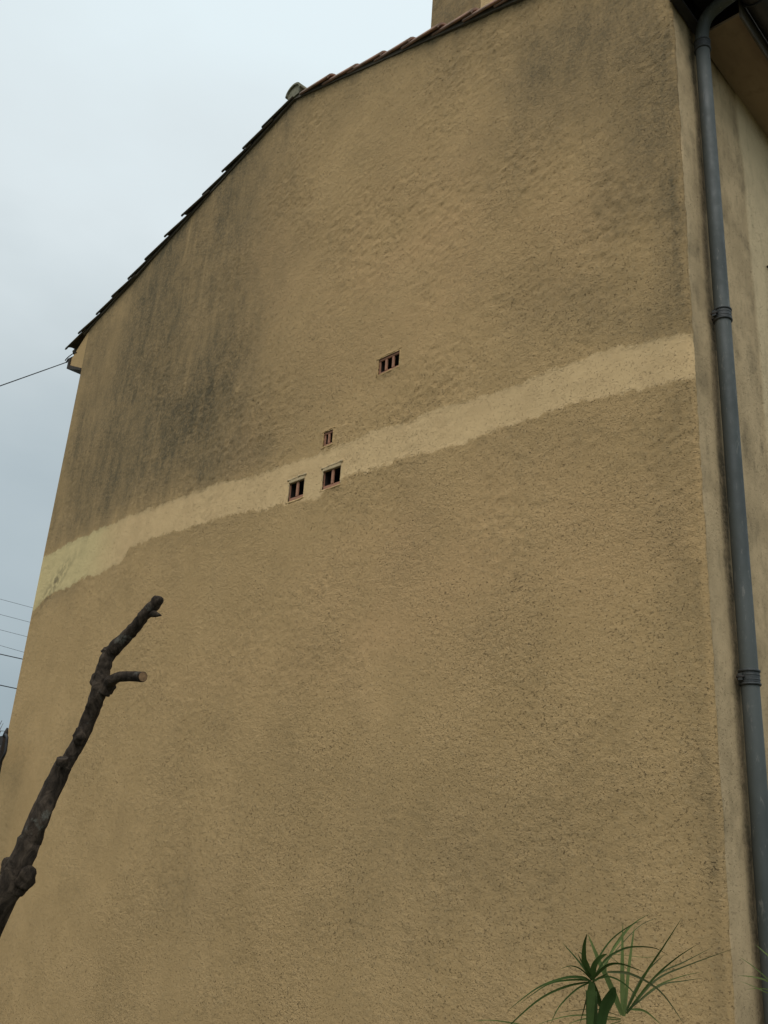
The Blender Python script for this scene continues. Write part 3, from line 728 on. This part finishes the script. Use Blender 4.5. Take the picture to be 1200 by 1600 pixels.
# ------------------------------------------------------------------ pruned tree
TD = 3.3
def tp(x, y, d=0.0): return at_range((x, y), TD+d)
zc3 = float((TOW.T @ (tp(100, 1200)-CAM))[2]); k = zc3/1450/2
trunk_px = [(-88, 1640, 60, .25), (-62, 1560, 54, .16), (-35, 1490, 48, .08), (-11, 1432, 43, .02), (14, 1388, 40, 0), (29, 1357, 37, 0), (42, 1326, 35, 0), (50, 1306, 33, 0), (62, 1277, 31.5, 0),
            (74, 1248, 30, .02), (88, 1220, 29.5, .03), (99, 1197, 28, .03), (106, 1189, 22, .03), (116, 1171, 22, .03), (129, 1147, 23, .03), (143, 1112, 24, .02), (152, 1088, 25, 0), (158, 1068, 27.5, 0), (160, 1052, 25, 0),
            (165, 1035, 22, 0), (171, 1022, 22.5, 0), (181, 1011, 22.5, -.01), (194, 998, 21, -.02), (208, 983, 20, -.04), (221, 967, 19, -.06), (234, 952, 19.5, -.08), (243, 943, 19.5, -.09), (247, 938, 18.5, -.10), (250, 934, 12, -.10)]
base = tp(-88, 1640, .25); bx = base[0]-.03; by = base[1]-.02
tree = empty('pruned_tree', (bx, by, 0), 'dark bare tree limb, hard pruned, leaning across the lower left of the gable', 'tree')
P = [(bx-.05, by, -.1), (bx-.04, by, .4), (bx-.02, by, .9)] + [tuple(tp(x, y, d)) for x, y, _, d in trunk_px]
R = [.10, .088, .08] + [wd*k for _, _, wd, _ in trunk_px]
def smooth_path(P, R, kk=4):
    Q = catmull(P, kk); RR = []
    for i in range(len(R)-1):
        for j in range(kk): RR.append(R[i]+(R[i+1]-R[i])*j/kk)
    RR.append(R[-1]); return Q, RR
Q, RR = smooth_path(P, R)
random.seed(3)
Q = [Q[i] + (np.array([random.gauss(0, .0012) for _ in range(3)]) if 10 < i < len(Q)-2 else 0) for i in range(len(Q))]
trunk = tube('trunk', Q, RR, tree, M_BARK, 26, True, .16, 3)
# knots and scars swelling out of the trunk
def knob(x, y, d, r, sx, sy, sz, nm='knot', mat=None):
    c = tp(x, y, d); bm = bmesh.new(); bmesh.ops.create_icosphere(bm, subdivisions=3, radius=1)
    for v in bm.verts:
        q = v.co.copy(); kk = 1+.25*math.sin(q.x*5+x)*math.cos(q.z*4+y)
        v.co = Vector((c[0]+q.x*r*sx*kk, c[1]+q.y*r*sy*kk, c[2]+q.z*r*sz*kk))
    me = bpy.data.meshes.new(nm); bm.to_mesh(me); bm.free(); return link(nm, me, tree, mat or M_BARK, True)
knob(39, 1371, -.01, .032, 1, 1, 1.35)
knob(30, 1386, 0, .028, 1, 1, 1.0)
knob(13, 1358, 0, .024, 1, 1, 1.6)
knob(153, 1063, 0, .024, 1, 1, 1.4)
knob(168, 1018, 0, .020, 1, 1, .7)
knob(124, 1150, 0, .019, 1, 1, 1.5)
knob(168, 1074, 0, .024, 1.2, 1, 1)
# old saw cut ledge
LP = [tp(97, 1196, -.02), tp(98, 1184, -.03)]
v, f = tube_data([LP[0], LP[0]+(LP[1]-LP[0])*.5, LP[1]], [.020, .021, .019], 14, True, .1, 5); mesh('cut_stub', v, f, tree, M_BARK, False)
# side branch with a fresh cut end
bp = [(160, 1082, 26, 0), (168, 1070, 21, -.01), (176, 1062.5, 18, -.03), (186, 1058, 16.5, -.05), (200, 1056.5, 16, -.07), (213, 1057, 16, -.10), (223, 1057.5, 16.5, -.13)]
Q, RR = smooth_path([tp(x, y, d) for x, y, _, d in bp], [wd*k for _, _, wd, _ in bp], 4)
br = tube('branch', Q, RR, tree, M_BARK, 18, True, .14, 9)
t = (Q[-1]-Q[-3]); t = t/np.linalg.norm(t)
mesh('cut_face', *tube_data([Q[-1]-t*.001, Q[-1]+t*.0025], RR[-1]*.86, 18), br, M_CUT, False)
# snapped spur near the tip
tube('spur', [tp(238, 958, -.08), tp(244, 960, -.10), tp(252, 961.5, -.12)], [.016, .010, .002], tree, M_BARK, 10, True, .2, 2)
tp_end = catmull([tp(246, 940, -.1), tp(249, 935, -.1)], 1)

# ------------------------------------------------------------------ spiky plants
def leaf(parent, pts, w0, mat, d0, dz, fold=.25, name='leaf', broad=False):
    n = len(pts); P = [at_range(q, d0+dz*(i/(n-1))**1.2) for i, q in enumerate(pts)]
    Q = catmull(P, 6); m = len(Q); v = []; f = []
    for i, q in enumerate(Q):
        t = (Q[min(i+1, m-1)]-Q[max(i-1, 0)]); t = t/np.linalg.norm(t)
        view = q-CAM; view = view/np.linalg.norm(view)
        s = np.cross(t, view); s = s/np.linalg.norm(s)
        up = np.cross(s, t); u = i/(m-1)
        prof = (min(1, .55+u*2.2)*(1-u**2.6)) if not broad else (math.sin(math.pi*min(1, .12+u*.88))**.7)
        w_ = w0*max(prof, .04)/2
        yaw = .5*math.sin(u*3+w0*400)
        s2 = s*math.cos(yaw)+up*math.sin(yaw)
        v += [q-s2*w_-up*0, q+up*w_*fold*1.4, q+s2*w_]
    for i in range(m-1):
        a = i*3; f += [(a, a+1, a+4, a+3), (a+1, a+2, a+5, a+4)]
    o = mesh(name, v, f, parent, mat, True); return o
def c6(L): return [(740+x/2.609, 1400+y/2.609) for x, y in L]
DP = 2.5
def plant(name, label, root_px, d, stem_r, group='spiky plants in front of the wall'):
    r0 = at_range(root_px, d); e = empty(name, (r0[0], r0[1], 0), label, 'plant', group)
    return e, r0
pd, r0 = plant('spiky_plant', 'dark green spiky plant with arching narrow leaves, the front rosette', c6([(480, 350)])[0], DP, .01)
tube('stem', catmull([(r0[0]+.02, r0[1], 0), (r0[0]-.01, r0[1], .5), (r0[0], r0[1], r0[2]-.25), (r0[0], r0[1], r0[2]-.02)], 6), [.02]*6+[.017]*6+[.014]*7, pd, M_LEAFD, 10)
DL = [([(480, 350), (440, 332), (370, 334), (260, 375), (135, 470)], 8, -.25), ([(480, 345), (400, 342), (300, 362), (185, 442)], 5, -.1), ([(475, 350), (380, 368), (270, 420), (150, 525), (90, 600)], 6, .1),
      ([(478, 335), (430, 268), (360, 188)], 6, .12), ([(478, 330), (450, 285), (424, 235)], 7, -.1), ([(480, 335), (452, 265), (452, 200), (463, 152)], 15, -.1), ([(480, 340), (468, 280), (440, 235), (426, 232)], 5, .05),
      ([(485, 345), (535, 262), (600, 220), (655, 207), (740, 213), (800, 247)], 6, .15), ([(485, 340), (540, 286), (600, 277), (700, 312)], 8, -.15), ([(484, 345), (490, 290), (512, 255), (545, 235)], 18, -.1),
      ([(484, 350), (520, 330), (548, 315)], 6, .0), ([(470, 360), (455, 440), (430, 530)], 4, .1)]
DL += [([(480, 338), (500, 270), (560, 180), (640, 120), (690, 100)], 5, .2), ([(482, 345), (440, 300), (395, 285), (350, 300)], 4, -.2), ([(480, 350), (420, 380), (350, 450), (310, 530)], 5, -.2), ([(484, 345), (560, 330), (640, 380), (690, 460)], 5, -.3)]
for P, w_, dz in DL: leaf(pd, c6(P), w_/2.609*DP/1450*1.35, M_LEAFD, DP, dz*.5)
leaf(pd, c6([(483, 348), (478, 430), (474, 560), (474, 680)]), .021, M_LEAFD, DP-.01, -.05, .4)
leaf(pd, c6([(486, 352), (508, 420), (530, 480), (545, 620)]), .014, M_LEAFD, DP-.01, .05, .4)
leaf(pd, c6([(510, 640), (528, 480), (560, 410), (578, 372)]), .026, M_LEAFG, DP-.1, -.08, .4, broad=True)
DPP = 2.75
pp, r1 = plant('spiky_plant', 'pale green spiky plant with upright and fanned leaves, right of the dark rosette', c6([(612, 490)])[0], DPP, .01)
tube('stem', catmull([(r1[0], r1[1], 0), (r1[0]+.02, r1[1], .5), (r1[0], r1[1], r1[2]-.2), (r1[0], r1[1], r1[2]-.02)], 6), [.022]*6+[.018]*6+[.014]*7, pp, M_LEAFP, 10)
PL = [([(605, 485), (560, 370), (510, 262), (466, 155)], 22, .1, M_LEAFP), ([(610, 490), (606, 300), (608, 112)], 17, .1, M_LEAFP), ([(615, 490), (632, 300), (656, 122)], 13, .12, M_LEAFP),
      ([(605, 480), (540, 330), (560, 230), (625, 135), (692, 84)], 7, .3, M_LEAFP), ([(520, 300), (590, 190), (650, 115), (722, 70)], 6, .3, M_LEAFP), ([(520, 300), (600, 200), (680, 120), (760, 85)], 3.5, .3, M_LEAFO),
      ([(622, 470), (700, 318), (775, 205), (852, 84)], 8, -.1, M_LEAFD), ([(620, 470), (690, 328), (776, 240)], 8, .1, M_LEAFO), ([(620, 480), (730, 340), (820, 258), (915, 195)], 7, -.1, M_LEAFD),
      ([(625, 480), (740, 330), (860, 268), (976, 208)], 6, .2, M_LEAFO), ([(625, 480), (740, 345), (880, 280), (1062, 214)], 7, .1, M_LEAFO), ([(640, 460), (740, 372), (840, 330), (935, 308)], 5, .2, M_LEAFP),
      ([(645, 455), (760, 366), (850, 347), (932, 335)], 5, .1, M_LEAFO), ([(545, 310), (640, 318), (760, 388), (860, 525)], 9, -.1, M_LEAFO), ([(640, 462), (700, 470), (770, 530)], 8, -.1, M_LEAFP),
      ([(600, 500), (480, 486), (370, 492), (240, 530)], 5, -.2, M_LEAFP), ([(600, 490), (500, 462), (400, 468), (320, 480)], 3, .1, M_LEAFO), ([(600, 505), (460, 500), (380, 525)], 5, .1, M_LEAFP),
      ([(600, 510), (400, 560), (160, 518), (60, 506), (-5, 512)], 5, -.2, M_LEAFP), ([(630, 300), (560, 240), (700, 250), (790, 240)], 2.5, .2, M_LEAFP)]
for P, w_, dz, m in PL: leaf(pp, c6(P), w_/2.609*DPP/1450*1.1, m, DPP, dz*.5)
pr, r2 = plant('spiky_plant', 'thin pale leaf tips reaching in at the right edge in front of the downpipe', (1226, 1556), 2.6, .01)
tube('stem', [(r2[0], r2[1], 0), (r2[0]+.01, r2[1], .7), (r2[0], r2[1], r2[2]-.02)], [.02, .017, .012], pr, M_LEAFP, 10)
def c7(L): return [(740+x/2.609, 1400+y/2.609) for x, y in L]
for P, w_ in (([(1270, 410), (1215, 265), (1180, 225), (1148, 198)], 6), ([(1270, 410), (1190, 330), (1130, 280), (1078, 245)], 4), ([(1270, 410), (1200, 348), (1140, 330), (1076, 324)], 6), ([(1270, 410), (1200, 395), (1150, 372), (1082, 345)], 4), ([(1270, 415), (1200, 380), (1110, 380)], 4), ([(1270, 405), (1230, 250), (1215, 180)], 6), ([(1270, 410), (1225, 430), (1190, 436)], 3), ([(1270, 410), (1330, 300), (1400, 260)], 6), ([(1270, 410), (1350, 380), (1420, 420)], 6)):
    leaf(pr, c7(P), w_/2.609*2.6/1450*1.1, M_LEAFP, 2.6, .08)
print('root heights', r0, r1, r2)
